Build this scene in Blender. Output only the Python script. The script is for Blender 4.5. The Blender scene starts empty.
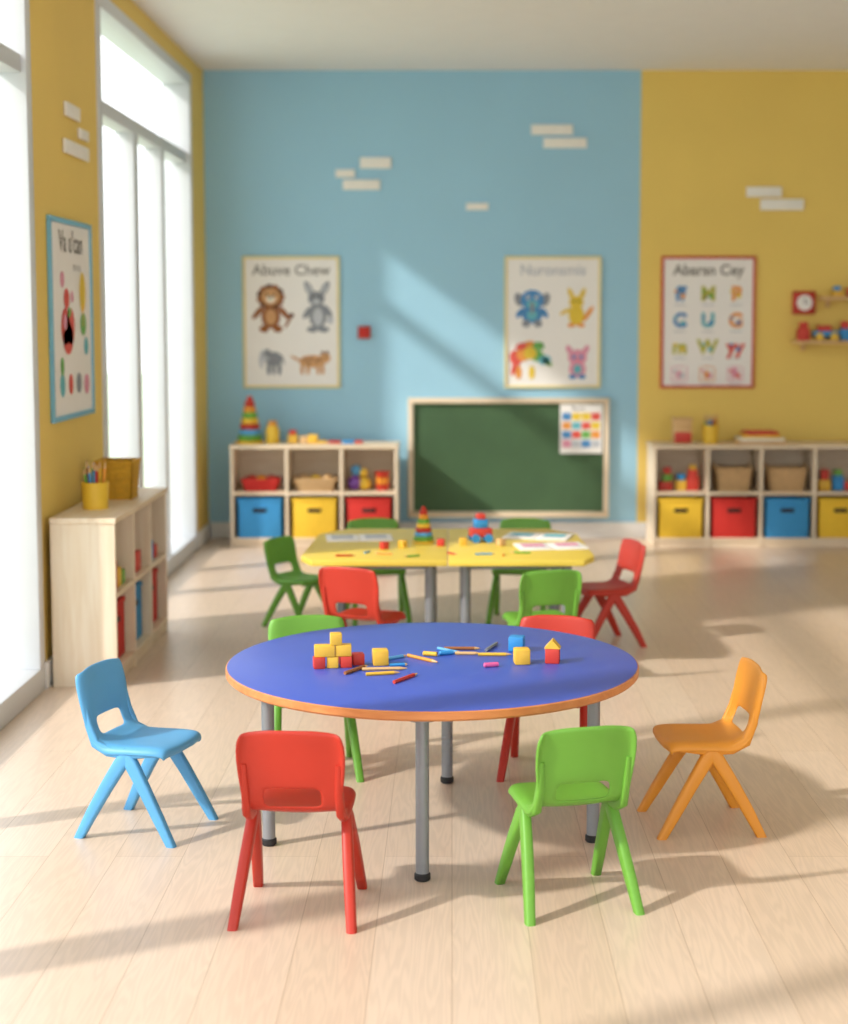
import bpy, bmesh, math, random
from mathutils import Vector, Matrix
random.seed(4)
I4 = Matrix.Identity(4)
PI = math.pi

# ------------------------------------------------------------------ materials
def lin(h):
    h = h.lstrip('#')
    c = [int(h[i:i+2], 16)/255 for i in (0, 2, 4)]
    return tuple([(x/12.92 if x <= 0.04045 else ((x+0.055)/1.055)**2.4) for x in c]) + (1,)

_m = {}
def mat(name, hexc, rough=0.45, var=0.04, scale=8.0, bump=0.0, metal=0.0, spec=0.5):
    if name in _m: return _m[name]
    m = bpy.data.materials.new(name); m.use_nodes = True
    nt = m.node_tree; n = nt.nodes; l = nt.links
    p = n['Principled BSDF']
    p.inputs['Roughness'].default_value = rough
    p.inputs['Metallic'].default_value = metal
    p.inputs['Specular IOR Level'].default_value = spec
    tc = n.new('ShaderNodeTexCoord'); nz = n.new('ShaderNodeTexNoise')
    nz.inputs['Scale'].default_value = scale; nz.inputs['Detail'].default_value = 4
    l.new(tc.outputs['Object'], nz.inputs['Vector'])
    rp = n.new('ShaderNodeValToRGB')
    c = lin(hexc)
    rp.color_ramp.elements[0].position = 0.3; rp.color_ramp.elements[1].position = 0.7
    rp.color_ramp.elements[0].color = tuple(max(0, x*(1-var)) for x in c[:3])+(1,)
    rp.color_ramp.elements[1].color = tuple(min(1, x*(1+var)) for x in c[:3])+(1,)
    l.new(nz.outputs['Fac'], rp.inputs['Fac']); l.new(rp.outputs['Color'], p.inputs['Base Color'])
    if bump > 0:
        nb = n.new('ShaderNodeTexNoise'); nb.inputs['Scale'].default_value = scale*12
        l.new(tc.outputs['Object'], nb.inputs['Vector'])
        b = n.new('ShaderNodeBump'); b.inputs['Strength'].default_value = bump; b.inputs['Distance'].default_value = 0.01
        l.new(nb.outputs['Fac'], b.inputs['Height']); l.new(b.outputs['Normal'], p.inputs['Normal'])
    _m[name] = m
    return m

def wood(name, c1, c2, rough=0.5, stretch=(3, 30, 30)):
    if name in _m: return _m[name]
    m = bpy.data.materials.new(name); m.use_nodes = True
    nt = m.node_tree; n = nt.nodes; l = nt.links
    p = n['Principled BSDF']; p.inputs['Roughness'].default_value = rough
    tc = n.new('ShaderNodeTexCoord'); mp = n.new('ShaderNodeMapping'); mp.inputs['Scale'].default_value = stretch
    nz = n.new('ShaderNodeTexNoise'); nz.inputs['Scale'].default_value = 1.5; nz.inputs['Detail'].default_value = 6; nz.inputs['Distortion'].default_value = 0.6
    rp = n.new('ShaderNodeValToRGB')
    rp.color_ramp.elements[0].position = 0.3; rp.color_ramp.elements[1].position = 0.7
    rp.color_ramp.elements[0].color = lin(c1); rp.color_ramp.elements[1].color = lin(c2)
    l.new(tc.outputs['Object'], mp.inputs['Vector']); l.new(mp.outputs['Vector'], nz.inputs['Vector'])
    l.new(nz.outputs['Fac'], rp.inputs['Fac']); l.new(rp.outputs['Color'], p.inputs['Base Color'])
    _m[name] = m
    return m

def floor_mat():
    m = bpy.data.materials.new('floor_laminate'); m.use_nodes = True
    nt = m.node_tree; n = nt.nodes; l = nt.links
    p = n['Principled BSDF']; p.inputs['Specular IOR Level'].default_value = 0.5
    tc = n.new('ShaderNodeTexCoord')
    mp = n.new('ShaderNodeMapping'); mp.inputs['Rotation'].default_value = (0, 0, PI/2)
    l.new(tc.outputs['Object'], mp.inputs['Vector'])
    br = n.new('ShaderNodeTexBrick')
    br.inputs['Scale'].default_value = 1.0
    br.inputs['Brick Width'].default_value = 2.2; br.inputs['Row Height'].default_value = 0.19
    br.inputs['Mortar Size'].default_value = 0.0013; br.inputs['Mortar Smooth'].default_value = 0.3
    br.inputs['Color1'].default_value = lin('#DCC6B1'); br.inputs['Color2'].default_value = lin('#D7BFA8')
    br.inputs['Mortar'].default_value = lin('#BBA188'); br.inputs['Bias'].default_value = 0.0
    l.new(mp.outputs['Vector'], br.inputs['Vector'])
    # per-plank offset so grain breaks at the seams
    sx = n.new('ShaderNodeSeparateXYZ'); l.new(tc.outputs['Object'], sx.inputs[0])
    dv = n.new('ShaderNodeMath'); dv.operation = 'DIVIDE'; dv.inputs[1].default_value = 0.19; l.new(sx.outputs['X'], dv.inputs[0])
    fl = n.new('ShaderNodeMath'); fl.operation = 'FLOOR'; l.new(dv.outputs[0], fl.inputs[0])
    ml = n.new('ShaderNodeMath'); ml.operation = 'MULTIPLY'; ml.inputs[1].default_value = 3.71; l.new(fl.outputs[0], ml.inputs[0])
    cb = n.new('ShaderNodeCombineXYZ'); l.new(ml.outputs[0], cb.inputs['Z']); l.new(ml.outputs[0], cb.inputs['Y'])
    m2 = n.new('ShaderNodeMapping'); m2.inputs['Scale'].default_value = (12, 0.8, 1)
    l.new(tc.outputs['Object'], m2.inputs['Vector'])
    ad = n.new('ShaderNodeVectorMath'); ad.operation = 'ADD'; l.new(m2.outputs['Vector'], ad.inputs[0]); l.new(cb.outputs[0], ad.inputs[1])
    nz = n.new('ShaderNodeTexNoise'); nz.inputs['Scale'].default_value = 1.3; nz.inputs['Detail'].default_value = 3; nz.inputs['Distortion'].default_value = 0.2
    l.new(ad.outputs[0], nz.inputs['Vector'])
    mu = n.new('ShaderNodeMath'); mu.operation = 'MULTIPLY'; mu.inputs[1].default_value = 85.0
    sn = n.new('ShaderNodeMath'); sn.operation = 'SINE'
    l.new(nz.outputs['Fac'], mu.inputs[0]); l.new(mu.outputs[0], sn.inputs[0])
    mr = n.new('ShaderNodeMapRange'); mr.inputs[1].default_value = -1; mr.inputs[2].default_value = 1
    mr.inputs[3].default_value = 0.93; mr.inputs[4].default_value = 1.02
    l.new(sn.outputs[0], mr.inputs[0])
    mx = n.new('ShaderNodeVectorMath'); mx.operation = 'SCALE'
    l.new(br.outputs['Color'], mx.inputs[0]); l.new(mr.outputs[0], mx.inputs['Scale'])
    l.new(mx.outputs[0], p.inputs['Base Color'])
    p.inputs['Roughness'].default_value = 0.31
    return m

def glass_mat():
    m = bpy.data.materials.new('window_glass'); m.use_nodes = True
    nt = m.node_tree; n = nt.nodes; l = nt.links
    n.remove(n['Principled BSDF']); out = n['Material Output']
    t = n.new('ShaderNodeBsdfTransparent'); g = n.new('ShaderNodeBsdfGlossy'); g.inputs['Roughness'].default_value = 0.05
    mx = n.new('ShaderNodeMixShader'); mx.inputs[0].default_value = 0.04
    l.new(t.outputs[0], mx.inputs[1]); l.new(g.outputs[0], mx.inputs[2]); l.new(mx.outputs[0], out.inputs['Surface'])
    return m

RED = mat('plastic_red', '#B92E1C', 0.45); GREEN = mat('plastic_green', '#69A438', 0.45)
BLUE = mat('plastic_blue', '#58A2D4', 0.45); ORANGE = mat('plastic_orange', '#E2942C', 0.45)
YELLOW = mat('plastic_yellow', '#EBC038', 0.45); PURPLE = mat('plastic_purple', '#8450B0', 0.45)
PINK = mat('plastic_pink', '#E0609A', 0.45)
CREAM = mat('paper_cream', '#F0EADB', 0.8, 0.015); WHITE = mat('paint_white', '#E6E5E3', 0.5, 0.01)
FRAME = mat('window_frame_white', '#D6D9DC', 0.45, 0.01)
PAPER = mat('paper_white', '#F1EEEB', 0.8, 0.01)
CEIL = mat('ceiling_paint', '#F2F0EF', 0.9, 0.01)
WBLUE = mat('wall_paint_blue', '#9DCBE3', 0.75, 0.02, 1.5, 0.03)
WYEL = mat('wall_paint_yellow', '#ECCC6C', 0.75, 0.03, 1.5, 0.03)
WCRM = mat('wall_paint_cream', '#EDEBE8', 0.8, 0.02, 1.5, 0.03)
BRICK = mat('brick_white', '#F4F1EA', 0.85, 0.03, 20, 0.3)
BIRCH = wood('birch_wood', '#DEC7A8', '#E9D8BF')
BIRCHV = wood('birch_wood_vertical', '#DFCAAD', '#E9DAC3', 0.5, (25, 25, 2))
BOARD = mat('chalkboard_green', '#41603F', 0.7, 0.10, 3)
GREY = mat('steel_grey_paint', '#8B8F94', 0.35, 0.02, metal=0.3)
BLACK = mat('rubber_black', '#1D1D1F', 0.6)
TBLUE = mat('laminate_blue', '#4059BA', 0.38, 0.02)
TEDGE = wood('edge_band_orange_wood', '#C87A42', '#D88D52', 0.45)
TYEL = mat('laminate_yellow', '#E8CB50', 0.42, 0.02)
WICK = mat('wicker_beige', '#CDA878', 0.8, 0.12, 60, 0.5)
WICKY = mat('wicker_yellow', '#D9A52C', 0.8, 0.12, 60, 0.5)
FYEL = mat('fabric_yellow', '#EBC035', 0.8, 0.03, 40, 0.2); FRED = mat('fabric_red', '#C92C24', 0.8, 0.03, 40, 0.2)
FBLUE = mat('fabric_blue', '#3A92CC', 0.8, 0.03, 40, 0.2)
DARK = mat('slot_dark', '#2A2320', 0.9)
BROWN = mat('ink_brown', '#9A6038', 0.8); DBROWN = mat('ink_dark_brown', '#6E4630', 0.8)
TAN = mat('ink_tan', '#D2A070', 0.8); IGREY = mat('ink_grey', '#8C9098', 0.8); LGREY = mat('ink_light_grey', '#BFC3CA', 0.8)
INK = mat('ink_text_grey', '#8A8680', 0.8); IBLUE = mat('ink_blue', '#4E8CC4', 0.8); IYEL = mat('ink_yellow', '#E6C645', 0.8)
IGREEN = mat('ink_green', '#72B25E', 0.8); IRED = mat('ink_red', '#DC5A50', 0.8); IORG = mat('ink_orange', '#E89C4C', 0.8)
IPINK = mat('ink_pink', '#E29AB2', 0.8); IBLK = mat('ink_black', '#303030', 0.8); ITEAL = mat('ink_teal', '#6CB8C4', 0.8)
IOLIVE = mat('ink_olive', '#BDBB55', 0.8)
PBLUE = mat('frame_light_blue', '#78B6D0', 0.5); PRED = mat('frame_red', '#C94E3C', 0.5); PWOOD = mat('frame_pale_yellow', '#E6D69A', 0.5)
WOODTOY = wood('toy_wood', '#D0A56A', '#E0B984', 0.5)
TOYY = mat('painted_block_yellow', '#E8B83C', 0.5); TOYR = mat('painted_block_red', '#CC3A2C', 0.5); TOYB = mat('painted_block_blue', '#2E8ED0', 0.5)
GROUND = mat('pale_lawn', '#B4BFA6', 0.95, 0.1, 0.5)

# ------------------------------------------------------------------ builder
class B:
    def __init__(s, name): s.name = name; s.bm = bmesh.new(); s.mats = []
    def idx(s, m):
        if m not in s.mats: s.mats.append(m)
        return s.mats.index(m)
    def add(s, t, m, M=I4, smooth=False):
        i = s.idx(m)
        for f in t.faces: f.material_index = i; f.smooth = smooth
        t.transform(M)
        me = bpy.data.meshes.new('tmp'); t.to_mesh(me); s.bm.from_mesh(me); bpy.data.meshes.remove(me); t.free()
    def box(s, c, size, m, bev=0.0, rot=0.0, taper=None, M=I4, seg=2):
        t = bmesh.new(); bmesh.ops.create_cube(t, size=1.0)
        for v in t.verts:
            k = 1.0
            if taper and v.co.z < 0: k = taper
            v.co = Vector((v.co.x*size[0]*k, v.co.y*size[1]*k, v.co.z*size[2]))
        if bev > 0: bmesh.ops.bevel(t, geom=list(t.edges), offset=bev, segments=seg, affect='EDGES', profile=0.5)
        s.add(t, m, M @ Matrix.Translation(c) @ Matrix.Rotation(rot, 4, 'Z'), False)
    def lathe(s, c, prof, m, seg=28, M=I4, smooth=True):
        t = bmesh.new(); rings = []
        for r, z in prof:
            if r < 1e-5: rings.append([t.verts.new((0, 0, z))])
            else: rings.append([t.verts.new((r*math.cos(2*PI*k/seg), r*math.sin(2*PI*k/seg), z)) for k in range(seg)])
        for a, b in zip(rings[:-1], rings[1:]):
            for k in range(seg):
                k2 = (k+1) % seg
                if len(a) == 1 and len(b) == 1: continue
                if len(a) == 1: t.faces.new((a[0], b[k2], b[k]))
                elif len(b) == 1: t.faces.new((a[k], a[k2], b[0]))
                else: t.faces.new((a[k], a[k2], b[k2], b[k]))
        bmesh.ops.recalc_face_normals(t, faces=list(t.faces))
        s.add(t, m, M @ Matrix.Translation(c), smooth)
    def cyl(s, c, r, h, m, seg=24, M=I4, bev=0.0):
        b = min(bev, r*0.4, h*0.4)
        if b > 0: prof = [(0, 0), (r-b, 0), (r, b), (r, h-b), (r-b, h), (0, h)]
        else: prof = [(0, 0), (r, 0), (r, h), (0, h)]
        s.lathe(c, prof, m, seg, M, False if bev == 0 else True)
    def sphere(s, c, r, m, sc=(1, 1, 1), M=I4):
        t = bmesh.new(); bmesh.ops.create_uvsphere(t, u_segments=20, v_segments=12, radius=r)
        s.add(t, m, M @ Matrix.Translation(c) @ Matrix.Diagonal((*sc, 1)), True)
    def torus(s, c, R, r, m, M=I4):
        prof = [(R + r*math.cos(a), r*math.sin(a)) for a in [2*PI*k/12 for k in range(13)]]
        s.lathe(c, prof, m, 28, M)
    def poly(s, pts, depth, m, M=I4, bev=0.0):
        """extrude polygon pts (x,y) from z=0 to z=depth"""
        t = bmesh.new()
        a = [t.verts.new((x, y, 0)) for x, y in pts]; b = [t.verts.new((x, y, depth)) for x, y in pts]
        t.faces.new(list(reversed(a))); t.faces.new(b)
        n = len(pts)
        for k in range(n): t.faces.new((a[k], a[(k+1) % n], b[(k+1) % n], b[k]))
        bmesh.ops.recalc_face_normals(t, faces=list(t.faces))
        if bev > 0: bmesh.ops.bevel(t, geom=list(t.edges), offset=bev, segments=2, affect='EDGES', profile=0.5)
        s.add(t, m, M)
    def text(s, txt, x, z, size, m, y=-0.004, bold=0.0, rot=0):
        cu = bpy.data.curves.new('t', 'FONT'); cu.body = txt; cu.size = size; cu.align_x = 'CENTER'; cu.align_y = 'CENTER'; cu.offset = bold
        ob = bpy.data.objects.new('t', cu); bpy.context.collection.objects.link(ob)
        bpy.context.view_layer.update()
        dg = bpy.context.evaluated_depsgraph_get()
        me = bpy.data.meshes.new_from_object(ob.evaluated_get(dg))
        t = bmesh.new(); t.from_mesh(me); bpy.data.meshes.remove(me)
        bpy.data.objects.remove(ob); bpy.data.curves.remove(cu)
        s.add(t, m, Matrix.Translation((x, y, z)) @ Matrix.Rotation(PI/2, 4, 'X') @ Matrix.Rotation(rot, 4, 'Z'))
    def ell(s, x, z, rx, rz, m, layer=1, rot=0):
        t = bmesh.new()
        vs = [t.verts.new((rx*math.cos(2*PI*k/24), 0, rz*math.sin(2*PI*k/24))) for k in range(24)]
        f = t.faces.new(vs)
        t.normal_update()
        if f.normal.y > 0: f.normal_flip()
        s.add(t, m, Matrix.Translation((x, -0.003-0.0008*layer, z)) @ Matrix.Rotation(-rot, 4, 'Y'))
    def sweep(s, pts, sizes, m, n=16, e=0.55):
        t = bmesh.new(); rings = []
        P = [Vector(p) for p in pts]
        for i, p in enumerate(P):
            if i == 0: T = P[1]-P[0]
            elif i == len(P)-1: T = P[-1]-P[-2]
            else: T = (P[i+1]-P[i]).normalized() + (P[i]-P[i-1]).normalized()
            T.normalize()
            bx = Vector((1, 0, 0)); d = T.cross(bx).normalized()
            if i == len(P)-1 and abs(p.z) < 1e-4: d = Vector((0, -1, 0))
            w, h = sizes[i]; ring = []
            for k in range(n):
                a = 2*PI*k/n; ca, sa = math.cos(a), math.sin(a)
                x = w/2*math.copysign(abs(ca)**e, ca); y = h/2*math.copysign(abs(sa)**e, sa)
                ring.append(t.verts.new(p + bx*x + d*y))
            rings.append(ring)
        for a, b in zip(rings[:-1], rings[1:]):
            for k in range(n): t.faces.new((a[k], a[(k+1) % n], b[(k+1) % n], b[k]))
        t.faces.new(rings[0]); t.faces.new(rings[-1])
        bmesh.ops.recalc_face_normals(t, faces=list(t.faces))
        s.add(t, m, I4, True)
    def mesh(s):
        me = bpy.data.meshes.new(s.name); s.bm.to_mesh(me); s.bm.free()
        for m in s.mats: me.materials.append(m)
        return me
    def done(s, loc=(0, 0, 0), rot=0.0, sharp=True):
        me = s.mesh()
        ob = bpy.data.objects.new(s.name, me); bpy.context.collection.objects.link(ob)
        ob.location = loc; ob.rotation_euler = (0, 0, rot)
        try: me.set_sharp_from_angle(angle=math.radians(40))
        except Exception: pass
        return ob

# ------------------------------------------------------------------ room
WX = -1.67; BY = 10.92; CH = 3.16; RX = 4.2; FY = -2.0
b = B('floor'); b.box(((WX+RX)/2, (FY+BY)/2, -0.05), (RX-WX+0.6, BY-FY+0.4, 0.1), floor_mat()); b.done()
b = B('ceiling'); b.box(((WX+RX)/2, (FY+BY)/2, CH+0.06), (RX-WX+0.6, BY-FY+0.4, 0.12), CEIL); b.done()
XB = 1.27
b = B('wall_back')
b.box(((WX-0.15+XB)/2, BY+0.1, CH/2), (XB-WX+0.15, 0.2, CH), WBLUE)
b.box(((RX+0.15+XB)/2, BY+0.1, CH/2), (RX+0.15-XB, 0.2, CH), WYEL); b.done()
b = B('wall_left')
wt = 0.16
def lw(y0, y1, z0=0, z1=CH): b.box((WX-wt/2, (y0+y1)/2, (z0+z1)/2), (wt, y1-y0, z1-z0), WYEL)
W1 = (-1.4, 6.43); W2 = (7.64, 10.36); HEAD = 3.05
lw(FY, W1[0]); lw(W1[1], W2[0]); lw(W2[1], BY)
lw(W1[0], W1[1], HEAD); lw(W2[0], W2[1], HEAD)
b.done()
b = B('wall_right'); b.box((RX+0.08, (FY+BY)/2, CH/2), (0.16, BY-FY, CH), WCRM); b.done()
GL = glass_mat()
def window(name, y0, y1, mulls, tz):
    w = B(name); x = WX-0.06; d = 0.12
    def bar(ya, yb, za, zb, dd=d, xx=None): w.box((x if xx is None else xx, (ya+yb)/2, (za+zb)/2), (dd, yb-ya, zb-za), FRAME, 0.003)
    # outer frame lines the full reveal depth
    for a in ((y0+.002, y0+0.08, .10, HEAD-.07), (y1-0.08, y1-.002, .10, HEAD-.07), (y0+.002, y1-.002, 0.001, 0.10), (y0+.002, y1-.002, HEAD-0.07, HEAD-.002)): bar(*a, wt+.014, WX-wt/2+.003)
    bar(y0+0.07, y1-0.07, tz-0.035, tz+0.035, 0.1)
    for my, mw, full in mulls:
        if full: bar(my-mw/2, my+mw/2, tz+.035, HEAD-.07, 0.1)
        bar(my-mw/2, my+mw/2, 0.10, tz-.035, 0.1)
    w.box((x-0.02, (y0+y1)/2, HEAD/2), (0.006, y1-y0-0.12, HEAD-0.15), GL)
    w.done()
window('window_1', W1[0], W1[1], [(-.2, .12, True), (1.1, .07, False), (2.2, .07, False), (3.3, 0.14, True), (4.5, 0.07, False)], 2.5)
window('window_2', W2[0], W2[1], [(8.62, 0.12, False), (9.42, 0.10, False)], 2.52)
b = B('baseboard_back'); b.box(((WX+RX)/2, BY-0.008, 0.055), (RX-WX, 0.016, 0.11), WHITE, 0.003); b.done()
b = B('baseboard_left')
for y0, y1 in ((W1[1], W2[0]), (W2[1], BY-0.02)): b.box((WX+0.008, (y0+y1)/2, 0.055), (0.016, y1-y0, 0.11), WHITE, 0.003)
b.done()
b = B('lawn'); b.box((-32, 8, -0.2), (60, 80, 0.1), GROUND); b.done()

# pale relief bricks
def wx(u): return (u-452)*0.00682
def wz(v): return 1.52-0.9958*(v-316.2)*0.0068
b = B('relief_bricks')
for (u0, v0, u1, v1) in [(361, 159, 392, 170), (344, 181, 381, 191), (337, 171, 356, 179), (466, 204, 488, 211), (530, 127, 571, 137),
                         (542, 140, 585, 150), (743, 188, 778, 198), (757, 200, 800, 211)]:
    x0, x1, z0, z1 = wx(u0), wx(u1), wz(v1), wz(v0)
    b.box(((x0+x1)/2, BY-0.010, (z0+z1)/2), (x1-x0, 0.016, z1-z0), BRICK, 0.003)
b.done()
b = B('relief_bricks')
for (y0, y1, z0, z1) in [(6.98, 7.24, 2.38, 2.44), (6.95, 7.40, 2.22, 2.28), (7.23, 7.40, 2.31, 2.355)]:
    b.box((WX+0.009, (y0+y1)/2, (z0+z1)/2), (0.014, y1-y0, z1-z0), BRICK, 0.003)
b.done()

# ------------------------------------------------------------------ chairs
def chair_mesh(m, nm):
    rows = [(.122, .256, .112), (.130, .278, .122), (.112, .291, .129), (.04, .289, .133), (-.04, .286, .133), (-.085, .288, .132),
            (-.112, .304, .128), (-.124, .328, .124), (-.131, .354, .127), (-.142, .42, .135), (-.155, .485, .134), (-.160, .511, .122)]
    cols = [-1, -.93, -.56, -.3, 0, .3, .56, .93, 1]
    t = bmesh.new(); g = []
    for i, (y, z, hw) in enumerate(rows):
        r = []
        for s_ in cols:
            yy, zz = y, z; edge = abs(s_) == 1
            if i <= 5:
                zz -= .008*(1-s_*s_) if i > 1 else 0
                if edge: zz -= .024 if i > 0 else .004
                if i <= 1: yy -= .012*s_**4
            else:
                yy -= .014*(1-s_*s_)
                if edge: yy -= .018
                if i >= 10: zz -= .012*s_**4
            if i in (5, 6): zz -= 0.010*(1 if edge else 0)
            r.append(t.verts.new((hw*s_, yy, zz)))
        g.append(r)
    for i in range(len(rows)-1):
        for j in range(len(cols)-1):
            if i in (6, 7) and 2 <= j <= 5: continue
            t.faces.new((g[i][j], g[i][j+1], g[i+1][j+1], g[i+1][j]))
    bmesh.ops.recalc_face_normals(t, faces=list(t.faces))
    me = bpy.data.meshes.new('s'); t.to_mesh(me); t.free()
    ob = bpy.data.objects.new('s', me); bpy.context.collection.objects.link(ob)
    so = ob.modifiers.new('so', 'SOLIDIFY'); so.thickness = 0.012; so.offset = 0
    su = ob.modifiers.new('su', 'SUBSURF'); su.levels = 2; su.render_levels = 2
    bpy.context.view_layer.update()
    ev = bpy.data.meshes.new_from_object(ob.evaluated_get(bpy.context.evaluated_depsgraph_get()))
    bpy.data.objects.remove(ob)
    b = B(nm); t = bmesh.new(); t.from_mesh(ev); b.add(t, m, I4, True)
    for sx in (-1, 1):
        b.sweep([(sx*.117, .004, .276), (sx*.122, -.026, .235), (sx*.131, -.075, .155), (sx*.140, -.118, .078), (sx*.149, -.158, 0)],
                [(.024, .032), (.028, .044), (.029, .040), (.028, .036), (.026, .032)], m)
        b.sweep([(sx*.117, -.020, .276), (sx*.121, .010, .235), (sx*.128, .060, .155), (sx*.134, .105, .078), (sx*.140, .150, 0)],
                [(.024, .032), (.028, .044), (.029, .038), (.028, .034), (.026, .030)], m)
        b.sweep([(sx*.117, .09, .270), (sx*.119, .0, .264), (sx*.119, -.07, .268), (sx*.118, -.114, .288), (sx*.117, -.137, .345), (sx*.118, -.152, .42)],
                [(.018, .014), (.022, .030), (.022, .032), (.022, .030), (.020, .024), (.014, .012)], m)
    me = b.mesh()
    try: me.set_sharp_from_angle(angle=math.radians(60))
    except Exception: pass
    return me
CM = {k: chair_mesh(m, 'plastic_chair') for k, m in (('r', RED), ('g', GREEN), ('b', BLUE), ('o', ORANGE))}
def chair(k, x, y, fx, fy, sc=1.0):
    ob = bpy.data.objects.new('plastic_chair', CM[k]); bpy.context.collection.objects.link(ob)
    ob.location = (x, y, 0); ob.rotation_euler = (0, 0, math.atan2(-fx, fy)); ob.scale = (sc, sc, sc)
chair('r', -.388, 4.01, .06, 1); chair('g', .298, 4.08, -.25, .96, .98)
chair('b', -.902, 4.655, .91, -.30, .96); chair('o', .742, 4.70, -.985, -.10, .96)
chair('g', -.465, 5.25, .20, -.97, .98); chair('r', .325, 5.25, -.22, -.97, .98)
chair('r', -.355, 6.56, .40, .9, 1); chair('g', .36, 6.56, -.25, .95, .98)
chair('g', -.745, 7.80, .85, -.6, .84); chair('r', .70, 7.36, -.88, -.30, .94)
chair('g', -.37, 7.90, .2, -1, .98); chair('g', .34, 7.90, -.2, -1, .98)

# ------------------------------------------------------------------ round table
TC = Vector((-.058, 4.70)); TR = .612; TZ = .495
b = B('round_table')
b.lathe((0, 0, 0), [(0, TZ-.028), (TR-.006, TZ-.028), (TR, TZ-.022), (TR, TZ-.004), (TR-.004, TZ-.001)], TEDGE, 96)
b.lathe((0, 0, 0), [(0, TZ-.002), (TR-.0035, TZ-.0015), (TR-.007, TZ), (0, TZ)], TBLUE, 96)
b.cyl((0, 0, TZ-.045), .46, .02, GREY, 48)
for x, y in ((-.022, -.49), (.042, .42), (-.470, -.20), (.467, -.17)):
    b.cyl((x, y, .012), .0185, TZ-.045, GREY, 20); b.cyl((x, y, 0), .022, .022, BLACK, 20, bev=.004)
    b.cyl((x, y, TZ-.05), .045, .022, GREY, 20)
b.done((TC.x, TC.y, 0))

# yellow twin tables
def ytable(x, side):
    b = B('activity_table'); w = .610; d = 1.02; c = .13
    if side < 0: pts = [(-w/2+.035, -d/2), (w/2, -d/2), (w/2, d/2), (-w/2+c, d/2), (-w/2, d/2-.2), (-w/2-.02, -d/2+c)]
    else: pts = [(-w/2, -d/2), (w/2-.035, -d/2), (w/2+.02, -d/2+c), (w/2, d/2-.2), (w/2-c, d/2), (-w/2, d/2)]
    b.poly([(px, py) for px, py in pts], .026, TYEL, Matrix.Translation((0, 0, .467)), .004)
    b.box((0, 0, .45), (w-.18, d-.3, .036), GREY)
    for lx in (-1, 1):
        for ly in (-1, 1):
            xx = lx*(w/2-.075) if lx*side < 0 else lx*(w/2-.10)
            b.cyl((xx, ly*(d/2-.13), .0), .022, .47, GREY, 18); b.cyl((xx, ly*(d/2-.13), 0), .026, .02, BLACK, 18)
    b.done((x, 7.2, 0))
ytable(-.325, -1); ytable(.289, 1)
YZ = .493

# ------------------------------------------------------------------ cubby shelves
def cubby(name, ncol, pitch, H, depth, face_mat=BIRCH, mid=.365, base=.04):
    """front faces -Y, origin front-left-bottom"""
    b = B(name); T = .02; W = ncol*pitch+T
    def bx(x0, x1, y0, y1, z0, z1, m=BIRCH): b.box(((x0+x1)/2, (y0+y1)/2, (z0+z1)/2), (x1-x0, y1-y0, z1-z0), m, .0015, seg=1)
    bx(-.005, W+.005, -.005, depth, H-.024, H)
    for k in range(ncol+1): bx(k*pitch, k*pitch+T, 0, depth, 0, H-.024, BIRCHV)
    for k in range(ncol):
        x0, x1 = k*pitch+T, (k+1)*pitch
        bx(x0, x1, 0, depth, base, base+.02); bx(x0, x1, 0, depth, mid-.02, mid); bx(x0, x1, .01, .03, 0, base)
        bx(x0, x1, depth-.012, depth, base+.02, mid-.02); bx(x0, x1, depth-.012, depth, mid, H-.024)
    return b

def bin_(m, x, y, z, w=.285, d=.27, h=.262, rot=0, name='storage_bin'):
    b = B(name); t = .008
    for sy in (-1, 1): b.box((0, sy*(d/2-t/2), h/2), (w, t, h), m, .003)
    for sx in (-1, 1): b.box((sx*(w/2-t/2), 0, h/2), (t, d, h), m, .003)
    b.box((0, 0, .006), (w-.004, d-.004, .012), m)
    for sy in (-1, 1): b.box((0, sy*(d/2), h-.012), (w+.008, .010, .022), m, .003)
    for sx in (-1, 1): b.box((sx*(w/2), 0, h-.012), (.010, d+.008, .022), m, .003)
    b.box((0, -d/2-.0015, h*.70), (.088, .006, .028), DARK, .002)
    b.box((0, -d/2-.003, h*.70+.018), (.10, .010, .010), m, .002)
    return b.done((x, y, z), rot)

def basket(m, x, y, z, w=.26, d=.22, h=.13, rot=0, fill=None, name='wicker_basket', handles=True):
    b = B(name); t = .012; n = max(3, int(h/.022))
    for k in range(n):
        f = .88+.12*k/(n-1); zz = h*(k+.5)/n; hh = h/n*1.02
        for sy in (-1, 1): b.box((0, sy*(d*f/2-t/2), zz), (w*f, t, hh), m, .004)
        for sx in (-1, 1): b.box((sx*(w*f/2-t/2), 0, zz), (t, d*f, hh), m, .004)
    b.box((0, 0, .006), (w*.86, d*.86, .012), m)
    for sy in (-1, 1): b.box((0, sy*(d/2-t/2), h), (w+.01, t+.008, .012), m, .004)
    for sx in (-1, 1): b.box((sx*(w/2-t/2), 0, h), (t+.008, d+.01, .012), m, .004)
    if handles:
        for sx in (-1, 1): b.torus((0, 0, 0), .03, .006, m, M=Matrix.Translation((sx*w/2, 0, h)) @ Matrix.Rotation(PI/2, 4, 'Y'))
    if fill:
        for k, mm in enumerate(fill):
            b.sphere((-.07*w/.26+.07*k*w/.26, 0, h-.01), .036, mm)
    return b.done((x, y, z), rot)

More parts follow.
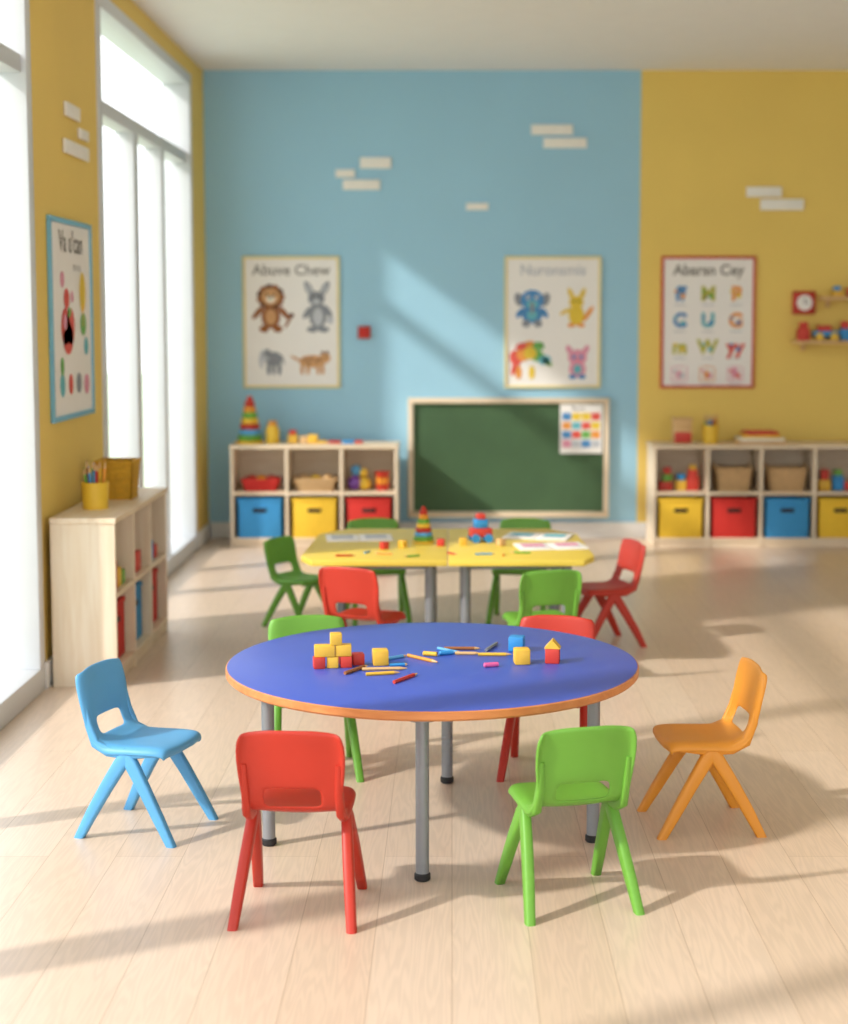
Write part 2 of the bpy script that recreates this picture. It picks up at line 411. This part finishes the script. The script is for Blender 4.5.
def ring_tower(x, y, z, sc=1.0, fat=1.0):
    b = B('stacking_ring_toy')
    cs = [GREEN, BLUE, RED, YELLOW, GREEN, ORANGE, RED]
    b.cyl((0, 0, 0), .062*sc*fat, .016*sc, YELLOW, bev=.004); zz = .016*sc
    for k, c in enumerate(cs):
        R = (.056-.0055*k)*sc*fat; b.lathe((0, 0, zz), [(.006*sc, 0), (R*.85, 0), (R, .009*sc), (R, .021*sc), (R*.85, .030*sc), (.006*sc, .030*sc)], c); zz += .030*sc
    b.sphere((0, 0, zz+.010*sc), .018*sc, RED)
    b.done((x, y, z))

def pencil_geo(b, p0, p1, m, r=.0045):
    p0 = Vector(p0); p1 = Vector(p1); L = (p1-p0).length
    M = Matrix.Translation(p0) @ (p1-p0).to_track_quat('Z', 'Y').to_matrix().to_4x4()
    b.lathe((0, 0, 0), [(0, 0), (r, 0), (r, L*.82)], m, 6, M, False)
    b.lathe((0, 0, 0), [(r, L*.82), (r*.35, L*.96)], WOODTOY, 6, M, False)
    b.lathe((0, 0, 0), [(r*.35, L*.96), (0, L)], m, 6, M, False)

def pencil_cup(x, y, z, r=.052, h=.11, m=YELLOW, extra=.05, pr=.0065):
    b = B('pencil_cup')
    b.lathe((0, 0, 0), [(0, 0), (r*.92, 0), (r, h), (r*.93, h), (r*.86, .006), (0, .006)], m)
    b.torus((0, 0, h*.98), r*.97, .003, m)
    cs = [RED, GREEN, BLUE, ORANGE, PURPLE, YELLOW, RED, BLUE, GREEN, BROWN, RED, IBLK, GREEN, ORANGE]
    for k, c in enumerate(cs):
        a = k*2.4; rr = r*.5*math.sqrt((k+.5)/len(cs))
        px, py = rr*math.cos(a), rr*math.sin(a)
        pencil_geo(b, (px*.9, py*.9, .01), (px*1.75, py*1.75, h+extra+.010*((k*3) % 4)), c, pr)
    b.done((x, y, z))

SY = 10.48; H = .675
lx = -1.460; P = .3605
cubby('cubby_shelf', 3, P, H, .35).done((lx, SY, 0))
cx = [lx+.01+P*(k+.5) for k in range(3)]
for x, m in zip(cx, (FBLUE, FYEL, FRED)): bin_(m, x, SY+.145, .06)
MZ = .365
basket(FRED, cx[0], SY+.14, MZ, .24, .2, .075, fill=[RED, ORANGE, RED], name='toy_basket', handles=False)
basket(WICK, cx[1], SY+.14, MZ, .28, .22, .08, fill=[WOODTOY, YELLOW, WOODTOY], handles=False)
b = B('toy_balls')
for x, z, r, c in ((-.10, .05, .05, PURPLE), (-.035, .045, .045, YELLOW), (-.09, .135, .036, BLUE), (-.04, .118, .03, YELLOW)):
    b.sphere((x, 0, z), r, c)
b.done((cx[2], SY+.12, MZ))
b = B('stacking_cups')
for k, c in enumerate((RED, ORANGE, RED)):
    b.lathe((0, 0, k*.04), [(0, 0), (.036, 0), (.050, .045), (.045, .045), (.033, .004), (0, .004)], c)
b.done((cx[2]+.085, SY+.12, MZ))

rx = 1.325; P2 = .352
cubby('cubby_shelf', 4, P2, H, .35).done((rx, SY, 0))
cx2 = [rx+.01+P2*(k+.5) for k in range(4)]
for x, m in zip(cx2, (FYEL, FRED, FBLUE, FYEL)): bin_(m, x, SY+.145, .06)
basket(WICK, cx2[1], SY+.14, MZ, .24, .22, .15); basket(WICK, cx2[2], SY+.14, MZ, .26, .22, .15)
def block_pile(x, y, z, spec, name='toy_blocks', rot=0):
    b = B(name)
    for (dx, dz, w, h, c) in spec: b.box((dx, 0, dz+h/2), (w, .06, h), c, .004)
    return b.done((x, y, z), rot)
block_pile(cx2[0], SY+.12, MZ, [(-.09, 0, .09, .06, TOYR), (.01, 0, .07, .07, TOYY), (.09, 0, .08, .09, TOYR), (-.08, .06, .06, .05, GREEN), (-.08, .11, .045, .045, TOYR), (.09, .09, .06, .05, TOYR), (.01, .07, .05, .04, TOYB), (.09, .14, .04, .03, TOYY)])
block_pile(cx2[3], SY+.12, MZ, [(-.09, 0, .08, .07, TOYY), (.0, 0, .07, .10, TOYB), (.08, 0, .08, .06, TOYR), (-.09, .07, .05, .07, TOYR), (0, .10, .05, .04, GREEN)])
# on top of left unit
ring_tower(-1.345, SY+.15, H, 1.25, 1.2)
b = B('toy_bottle'); b.lathe((0, 0, 0), [(0, 0), (.042, 0), (.046, .01), (.046, .09), (.036, .12), (0, .12)], YELLOW); b.cyl((0, 0, .115), .030, .035, ORANGE, bev=.004); b.done((-1.195, SY+.15, H))
block_pile(-1.0, SY+.15, H, [(-.06, 0, .065, .06, TOYY), (.015, 0, .05, .05, WOODTOY), (.075, 0, .065, .06, TOYY), (-.06, .06, .045, .03, TOYR)])
block_pile(-.74, SY+.15, H, [(-.12, 0, .06, .02, TOYY), (-.04, 0, .08, .018, TOYR), (.05, 0, .08, .02, TOYB), (.12, 0, .05, .02, TOYR)], 'toy_train')
# on top of right unit
b = B('toy_box'); b.box((0, 0, .08), (.12, .12, .16), WOODTOY, .006); b.box((0, -.062, .045), (.11, .006, .07), TOYR, .002); b.box((0, 0, .165), (.13, .13, .014), WOODTOY, .004); b.done((1.53, SY+.15, H))
pencil_cup(1.72, SY+.15, H, .055, .125, pr=.007)
b = B('book_stack')
for k, (w, c, r) in enumerate(((.32, WOODTOY, 0), (.29, CREAM, .05), (.25, TOYY, -.04), (.20, TOYR, .06))):
    b.box((0, 0, .011+.021*k), (w, .2, .02), c, .002, r)
b.done((2.05, SY+.15, H))

# left side cabinet, openings face +X : local -Y -> +X
CP = .385; cab = cubby('cubby_cabinet', 3, CP, .70, .265, mid=.385, base=.05)
cabo = cab.done((-1.375, 6.47, 0), PI/2)
ccy = [6.47+.01+CP*(k+.5) for k in range(3)]
for y, m in zip(ccy, (FRED, FBLUE, FRED)): bin_(m, -1.515, y, .07, .30, .20, .25, PI/2)
for y, spec in ((ccy[0], [(-.08, 0, .07, .12, TOYR), (.0, 0, .07, .08, TOYY), (.08, 0, .07, .06, GREEN)]), (ccy[1], [(-.08, 0, .07, .10, TOYR), (.03, 0, .1, .09, TOYR)]),
                (ccy[2], [(-.05, 0, .09, .09, TOYB), (.06, 0, .07, .06, TOYR)])):
    block_pile(-1.43, y, .385, spec, rot=PI/2)
pencil_cup(-1.525, 6.80, .70, .058, .115, extra=.065)
basket(WICKY, -1.51, 7.20, .70, .17, .17, .17, PI/2, handles=False)

# ------------------------------------------------------------------ chalkboard
b = B('chalkboard')
x0, x1, z0, z1 = -.30, 1.072, .150, .965; cxx = (x0+x1)/2; czz = (z0+z1)/2
b.box((0, .012, 0), (x1-x0-.04, .02, z1-z0-.04), BOARD)
for sz in (-1, 1): b.box((0, 0, sz*((z1-z0)/2-.018)), (x1-x0, .045, .036), BIRCH, .004)
for sx in (-1, 1): b.box((sx*((x1-x0)/2-.018), 0, 0), (.036, .045, z1-z0-.07), BIRCHV, .004)
b.box((0, -.045, -(z1-z0)/2+.012), (x1-x0-.02, .08, .018), BIRCH, .004)
b.box((-.2, -.05, -(z1-z0)/2+.028), (.08, .012, .012), PAPER, .003)
b.done((cxx, BY-.0240, czz))

# ------------------------------------------------------------------ posters
def poster(name, w, h, fm, ft=.018):
    b = B(name)
    b.box((0, .001, 0), (w-.01, .006, h-.01), PAPER)
    for s_ in (-1, 1):
        b.box((0, -.002, s_*(h/2-ft/2)), (w, .018, ft), fm, .003); b.box((s_*(w/2-ft/2), -.002, 0), (ft, .018, h-2*ft), fm, .003)
    return b

def animal(b, x, z, s, body, light, kind):
    e = lambda dx, dz, rx, rz, m, l=1, r=0: b.ell(x+dx*s, z+dz*s, rx*s, rz*s, m, l, r)
    if kind == 'lion':
        e(0, -.25, .34, .42, body); e(0, -.25, .2, .28, light, 2); e(-.24, -.68, .17, .13, body, 2); e(.24, -.68, .17, .13, body, 2)
        e(-.46, -.1, .10, .30, body, 1, -.7); e(.46, -.1, .10, .30, body, 1, .7); e(.62, -.42, .05, .26, body, 1, -.5); e(.74, -.2, .09, .09, DBROWN, 2)
        for k in range(11):
            a = 2*PI*k/11; e(.36*math.cos(a), .46+.33*math.sin(a), .15, .13, DBROWN if k % 2 else BROWN, 2)
        e(0, .46, .33, .31, TAN, 3); e(0, .37, .16, .12, CREAM, 4); e(0, .43, .06, .04, IBLK, 5)
        e(-.13, .54, .04, .05, IBLK, 5); e(.13, .54, .04, .05, IBLK, 5)
    elif kind == 'rabbit':
        e(.05, -.2, .32, .46, body); e(.05, -.25, .18, .32, light, 2); e(-.15, -.70, .20, .11, body, 2); e(.25, -.70, .20, .11, body, 2)
        e(-.26, .74, .12, .30, body, 1, .5); e(.30, .74, .12, .30, body, 1, -.5); e(-.26, .74, .06, .2, LGREY, 2, .5); e(.30, .74, .06, .2, LGREY, 2, -.5)
        e(0, .40, .30, .26, body, 3); e(0, .29, .14, .10, light, 4); e(-.12, .45, .04, .05, IBLK, 5); e(.12, .45, .04, .05, IBLK, 5)
        e(.48, -.38, .12, .12, light, 1); e(-.32, -.1, .1, .26, body, 2, -.6); e(.4, -.05, .1, .26, body, 2, .6)
    elif kind == 'hippo':
        e(.1, .05, .42, .34, body); e(-.28, .22, .26, .26, light, 2); e(-.48, -.1, .08, .3, light, 3, .1)
        e(-.15, .3, .14, .22, body, 3, .2); e(-.12, -.4, .1, .32, body, 2); e(.12, -.42, .09, .3, IGREY, 1); e(.38, -.4, .1, .32, body, 2); e(-.34, .3, .035, .04, IBLK, 4)
        e(.55, 0, .04, .25, body, 1, .3)
    elif kind == 'cat4':
        e(0, 0, .6, .28, body); e(.55, .15, .24, .22, body, 2); e(.45, .38, .07, .08, DBROWN, 2); e(.65, .38, .07, .08, DBROWN, 2); e(.6, .18, .03, .04, IBLK, 4)
        for dx in (-.45, -.2, .25, .45): e(dx, -.35, .08, .24, body, 2)
        e(-.72, .12, .28, .06, body, 1, -.5)
        for dx, dz in ((-.3, .08), (-.05, .12), (.18, .02), (-.15, -.08), (.35, .1)): e(dx, dz, .07, .05, DBROWN, 3)
    elif kind == 'blue':
        e(.0, -.25, .40, .34, body); e(0, .28, .44, .38, IBLUE, 2); e(-.5, .30, .16, .26, IGREY, 1, .3); e(.5, .30, .16, .26, IGREY, 1, -.3); e(0, .12, .22, .16, light, 3); e(0, .0, .07, .24, IGREY, 4)
        e(-.22, -.60, .16, .14, IGREY, 2); e(.22, -.60, .16, .14, IGREY, 2); e(-.16, .38, .07, .08, PAPER, 4); e(.16, .38, .07, .08, PAPER, 4); e(-.16, .38, .035, .045, IBLK, 5); e(.16, .38, .035, .045, IBLK, 5)
        e(-.46, -.2, .10, .22, body, 1, -.6); e(.46, -.2, .10, .22, body, 1, .6); e(0, -.28, .2, .18, light, 3)
    elif kind == 'fox':
        e(.0, -.25, .32, .42, body); e(.0, -.3, .16, .28, light, 2); e(-.22, .6, .10, .28, body, 1, .4); e(.24, .6, .10, .28, body, 1, -.4)
        e(0, .28, .30, .26, body, 3); e(-.1, .32, .04, .05, IBLK, 4); e(.12, .32, .04, .05, IBLK, 4); e(.48, -.2, .1, .38, IORG, 1, -.6); e(-.45, -.1, .26, .08, body, 1, .5)
        e(-.2, -.66, .16, .09, IORG, 2); e(.2, -.66, .16, .09, IORG, 2)
    elif kind == 'dino':
        for k, c in enumerate((IRED, IORG, IYEL, IGREEN, ITEAL)):
            e(-.55+.27*k, .05+.18*math.sin(k*.9), .24, .30-.03*k, c, 1+k % 3, .2)
        e(-.35, .48, .22, .13, IRED, 3, .3); e(-.05, .55, .26, .14, IORG, 2, .1); e(.30, .50, .22, .16, IGREEN, 3); e(-.45, -.5, .12, .26, IORG, 2); e(.05, -.5, .12, .26, IYEL, 2); e(.62, -.1, .24, .09, IGREEN, 2, -.7); e(-.62, -.35, .10, .28, IRED, 2, -.3)
        e(.42, .55, .03, .04, IBLK, 4)
    elif kind == 'kitty':
        e(0, -.3, .36, .36, body); e(0, .2, .40, .34, light, 2); e(-.34, .5, .12, .24, body, 1, .5); e(.34, .5, .12, .24, body, 1, -.5)
        e(-.15, .22, .07, .09, IBLUE, 4); e(.15, .22, .07, .09, IBLUE, 4); e(0, .08, .05, .04, IRED, 4); e(-.2, -.62, .16, .10, IBLUE, 2); e(.2, -.62, .16, .10, IBLUE, 2); e(0, -.3, .18, .2, ITEAL, 3)
PH = .892; PZ = 1.478
b = poster('animal_poster', .658, PH, PWOOD)
b.text('Abuve Chew', 0, .350, .100, INK, bold=.0015)
animal(b, -.14, .085, .19, BROWN, TAN, 'lion'); animal(b, .17, .085, .19, IGREY, LGREY, 'rabbit')
animal(b, -.14, -.255, .145, IGREY, LGREY, 'hippo'); animal(b, .14, -.265, .155, TAN, TAN, 'cat4')
b.done((-1.090, BY-.0082, PZ))
b = poster('animal_poster', .655, PH, PWOOD)
b.text('Nuronsmis', 0, .350, .100, LGREY, bold=.0015)
animal(b, -.14, .10, .18, IBLUE, ITEAL, 'blue'); animal(b, .16, .09, .165, IYEL, IYEL, 'fox')
animal(b, -.15, -.25, .18, IRED, IYEL, 'dino'); animal(b, .17, -.27, .16, IPINK, IPINK, 'kitty')
b.done((.684, BY-.0082, PZ))
b = poster('alphabet_poster', .640, PH, PRED)
b.text('Abarsn Cey', 0, .350, .100, INK, bold=.0025)
L = [('ff', IBLUE, IORG), ('M', IOLIVE, IGREEN), ('P', IORG, IYEL), ('C', IBLUE, ITEAL), ('U', ITEAL, IBLUE), ('G', IORG, IBLUE), ('m', IOLIVE, IYEL), ('W', IOLIVE, ITEAL), ('yy', IRED, IBLUE), ('n', IPINK, LGREY), ('a', IORG, IPINK), ('R', IPINK, IRED)]
for k, (t_, m_, m2_) in enumerate(L):
    X = -.19+.19*(k % 3); Z = .19-.18*(k//3)
    b.text(t_, X, Z, .13 if k < 9 else .09, m_, bold=.006)
    b.ell(X+.018, Z-.012, .018, .014, m2_, 2, .4); b.ell(X-.03, Z+.02, .012, .010, m2_, 2)
    b.box((X, -.0035, Z-.072), (.08, .001, .007), LGREY)
    if k >= 9:
        for s_ in (-1, 1): b.box((X+s_*.05, -.0035, Z), (.006, .001, .10), m_)
        b.box((X, -.0035, Z-.05), (.10, .001, .006), m_); b.box((X, -.0035, Z+.05), (.07, .001, .006), m_)
b.done((1.738, BY-.0082, PZ))
b = poster('fruit_poster', .76, .86, PBLUE, .022)
b.text("Va u'can", 0, .33, .13, INK, bold=.002)
b.ell(-.17, .17, .035, .035, IPINK, 1); b.ell(-.10, .09, .05, .045, IRED, 1); b.ell(-.13, -.03, .075, .08, IRED, 2); b.ell(-.04, -.03, .075, .08, IRED, 2); b.ell(-.085, -.08, .09, .07, IRED, 2)
b.ell(-.14, -.01, .03, .035, IPINK, 3); b.ell(-.06, .03, .03, .02, IGREEN, 3, .5); b.ell(0, .10, .025, .025, IPINK, 1)
b.ell(.20, .12, .06, .09, IYEL, 1); b.ell(.20, -.02, .055, .05, IGREEN, 2); b.ell(.25, -.12, .04, .04, ITEAL, 2); b.box((.20, -.0045, .02), (.012, .001, .10), IORG)
b.ell(-.2, -.28, .045, .05, ITEAL, 1); b.ell(-.05, -.28, .04, .045, IRED, 1); b.ell(.1, -.28, .05, .045, IGREY, 1); b.ell(.25, -.29, .05, .045, IPINK, 1); b.ell(-.2, -.2, .03, .04, IGREEN, 2)
b.text('m n u', .1, .23, .06, INK)
b.done((WX+.0082, 7.02, 1.505), PI/2)
b = B('color_chart')
b.box((0, 0, 0), (.29, .004, .335), PAPER)
b.text('Burs', -.02, .14, .05, INK, y=-.003)
cs = [IBLUE, IYEL, IYEL, IRED, IORG, ITEAL, IRED, IYEL, IBLUE, IRED, IGREEN, IORG, IPINK, LGREY, IBLUE, LGREY]
for k in range(16): b.box((-.10+.066*(k % 4), -.0025, .085-.062*(k//4)), (.06, .002, .05), cs[k])
b.done((.880, BY-.0495, .755))
b = B('wall_switch_box'); b.box((0, 0, 0), (.085, .03, .085), RED, .006); b.cyl((0, 0, 0), .022, .012, FRED, M=Matrix.Translation((0, -.014, 0)) @ Matrix.Rotation(PI/2, 4, 'X')); b.done((-.597, BY-.016, 1.41))

# shelves on the right
b = B('floating_shelf')
b.box((.0, 0, 0), (.55, .16, .022), WOODTOY, .003); b.box((-.2, .055, -.035), (.02, .05, .05), WOODTOY, .003); b.box((.2, .055, -.035), (.02, .05, .05), WOODTOY, .003)
b.done((2.58, BY-.081, 1.345))
b = B('floating_shelf')
b.box((.0, 0, 0), (.40, .16, .022), WOODTOY, .003); b.box((-.14, .055, -.035), (.02, .05, .05), WOODTOY, .003); b.box((.14, .055, -.035), (.02, .05, .05), WOODTOY, .003)
b.done((2.685, BY-.081, 1.64))
b = B('square_clock'); b.box((0, 0, 0), (.155, .04, .155), RED, .01)
b.cyl((0, 0, 0), .052, .01, PAPER, 32, M=Matrix.Translation((0, -.018, 0)) @ Matrix.Rotation(PI/2, 4, 'X'))
b.box((0, -.031, .016), (.006, .004, .036), IBLK); b.box((.012, -.031, 0), (.03, .004, .006), IBLK)
b.done((2.385, BY-.021, 1.61))
b = B('toy_car')
b.box((0, 0, .045), (.17, .08, .04), TOYB, .012); b.box((-.01, 0, .08), (.09, .07, .045), TOYR, .012)
for sx in (-.05, .05):
    for sy in (-1, 1): b.cyl((0, 0, 0), .026, .014, YELLOW, M=Matrix.Translation((sx, sy*.045+.007, .026)) @ Matrix.Rotation(PI/2, 4, 'X'), bev=.003)
b.done((2.52, BY-.09, 1.356))
block_pile(2.37, BY-.09, 1.356, [(0, 0, .08, .08, TOYR), (0, .08, .05, .045, TOYR)])
block_pile(2.68, BY-.09, 1.356, [(-.03, 0, .06, .08, TOYB), (.05, 0, .07, .06, TOYR), (-.03, .08, .05, .05, TOYR)])
block_pile(2.62, BY-.09, 1.651, [(-.03, 0, .07, .04, TOYY), (.08, 0, .08, .06, TOYR), (-.03, .04, .04, .03, TOYB)])

# ------------------------------------------------------------------ things on the round table
def tp(u, v, Z=TZ):
    t = (1.52-Z)/(.9958*(v-316.2)); return ((u-452)*t, t*(1593.2-.092*(v-464)))
b = B('toy_block_stack'); q = .034
def cube(x, y, z, c, r=0, w=q): b.box((x, y, z+q/2), (w, q, q), c, .003, r)
cube(-.046, -.02, 0, TOYR, .1); cube(-.006, -.014, 0, TOYY, -.05); cube(.034, -.012, 0, TOYR, -.05); cube(.030, .032, 0, TOYR, .1); cube(.070, .02, 0, TOYR, .1)
cube(-.030, -.016, q, TOYY, 0, .060); cube(.025, -.012, q, TOYY, 0, .048); cube(.004, -.013, 2*q, TOYY, .05)
b.done((-.345, 4.63, TZ), .1)
for (u, v, c, r) in ((380, 666, TOYY, .15), (522, 665, TOYY, .1), (517, 652, TOYB, -.2)):
    x, y = tp(u, v); b = B('toy_block'); b.box((0, 0, .023), (.046, .046, .046), c, .004); b.box((0, 0, .023), (.034, .0465, .034), c, .002); b.done((x, y+.02, TZ), r)
x, y = tp(553, 664); b = B('toy_house_block'); b.box((0, 0, .0225), (.042, .042, .045), TOYR, .003)
b.poly([(-.024, 0), (.024, 0), (0, .026)], .042, TOYY, Matrix.Translation((0, .021, .045)) @ Matrix.Rotation(PI/2, 4, 'X')); b.done((x, y+.02, TZ), -.15)
b = B('colored_pencils')
for u0, v0, u1, v1, c in ((345, 675, 368, 667, BROWN), (362, 671, 408, 670, WOODTOY), (366, 676, 400, 674, TOYY), (394, 684, 418, 675, TOYR), (408, 657, 438, 664, ORANGE), (385, 661, 407, 657, BLUE),
                          (438, 650, 462, 655, BLUE), (444, 650, 481, 650, BROWN), (486, 652, 498, 644, GREY), (478, 656, 512, 656, TOYY), (390, 667, 408, 666, TOYB), (455, 655, 480, 655, WOODTOY)):
    a = tp(u0, v0); e_ = tp(u1, v1)
    pencil_geo(b, (a[0], a[1], TZ+.0053), (e_[0], e_[1], TZ+.0053), c, .0054)
b.done()
for u, v, c, r in ((491, 667, PINK, .3), (430, 656, TOYY, -.3), (446, 655, TOYB, .4)):
    x, y = tp(u, v); b = B('crayon'); b.cyl((0, 0, 0), .007, .045, c, 14, M=Matrix.Translation((-.022, 0, .007)) @ Matrix.Rotation(PI/2, 4, 'Y'), bev=.002); b.done((x, y, TZ), r)

# yellow table things
ring_tower(-.13, 7.22, YZ, .66, 1.25)
b = B('toy_truck')
b.box((0, 0, .045), (.10, .07, .04), TOYR, .006); b.box((.0, 0, .085), (.06, .06, .04), TOYB, .006); b.box((0, 0, .118), (.04, .05, .025), TOYR, .005)
for sx in (-.03, .03):
    for sy in (-1, 1): b.cyl((0, 0, 0), .02, .012, TOYB, M=Matrix.Translation((sx, sy*.038+.006, .02)) @ Matrix.Rotation(PI/2, 4, 'X'))
b.done((.13, 7.25, YZ), .2)
def openbook(x, y, r, c):
    b = B('picture_book')
    for s_ in (-1, 1):
        b.box((s_*.077, 0, .004), (.15, .19, .008), PAPER, .001); b.box((s_*.077, .02, .0086), (.10, .09, .0008), c)
        b.box((s_*.077, -.055, .0086), (.10, .014, .0008), LGREY)
    b.done((x, y, YZ), r)
openbook(-.43, 7.35, .1, LGREY); openbook(.40, 7.40, -.25, ITEAL); openbook(.44, 7.08, .15, IPINK)
for x, y, c in ((-.22, 7.08, TOYY), (-.05, 7.12, TOYR), (.05, 7.16, TOYY), (.22, 7.13, WOODTOY), (-.30, 7.02, TOYR)):
    b = B('toy_block'); b.box((0, 0, .016), (.032, .032, .032), c, .003); b.done((x, y, YZ), x*3)
b = B('crayons_scattered')
for k in range(8):
    x = -.5+k*.12; y = 6.80+.04*((k*5) % 3); a = k*1.3
    pencil_geo(b, (x, y, YZ+.0048), (x+.09*math.cos(a), y+.05*math.sin(a), YZ+.0048), (RED, BLUE, ORANGE, GREEN)[k % 4])
b.done()

# ------------------------------------------------------------------ light, world, camera
sd = bpy.data.lights.new('sun', 'SUN'); sd.energy = 3.7; sd.angle = math.radians(2.6); sd.color = (1, .95, .87)
so = bpy.data.objects.new('sun', sd); bpy.context.collection.objects.link(so); so.location = (-8, 0, 8)
so.rotation_euler = Vector((1, .52, -.745)).to_track_quat('-Z', 'Y').to_euler()
w = bpy.data.worlds.new('world'); bpy.context.scene.world = w; w.use_nodes = True
nt = w.node_tree; bg = nt.nodes['Background']; bg.inputs['Strength'].default_value = 2.45
tc = nt.nodes.new('ShaderNodeTexCoord'); sp = nt.nodes.new('ShaderNodeSeparateXYZ'); rp = nt.nodes.new('ShaderNodeValToRGB')
rp.color_ramp.elements[0].position = 0.0; rp.color_ramp.elements[0].color = (.86, .90, .92, 1)
rp.color_ramp.elements[1].position = 0.5; rp.color_ramp.elements[1].color = (.88, .93, 1.0, 1)
nt.links.new(tc.outputs['Generated'], sp.inputs[0]); nt.links.new(sp.outputs['Z'], rp.inputs['Fac']); nt.links.new(rp.outputs['Color'], bg.inputs['Color'])
cd = bpy.data.cameras.new('camera'); co = bpy.data.objects.new('camera', cd); bpy.context.collection.objects.link(co)
co.location = (0, 0, 1.52); co.rotation_euler = (math.radians(90-5.28), 0, 0)
cd.sensor_fit = 'VERTICAL'; cd.sensor_height = 36; cd.lens = 1600/1024*36
cd.shift_x = -28/1024; cd.shift_y = -48/1024
cd.dof.use_dof = True; cd.dof.focus_distance = 4.55; cd.dof.aperture_fstop = 2.0
sc = bpy.context.scene; sc.camera = co
sc.view_settings.view_transform = 'Standard'; sc.view_settings.look = 'None'; sc.view_settings.exposure = 0.0
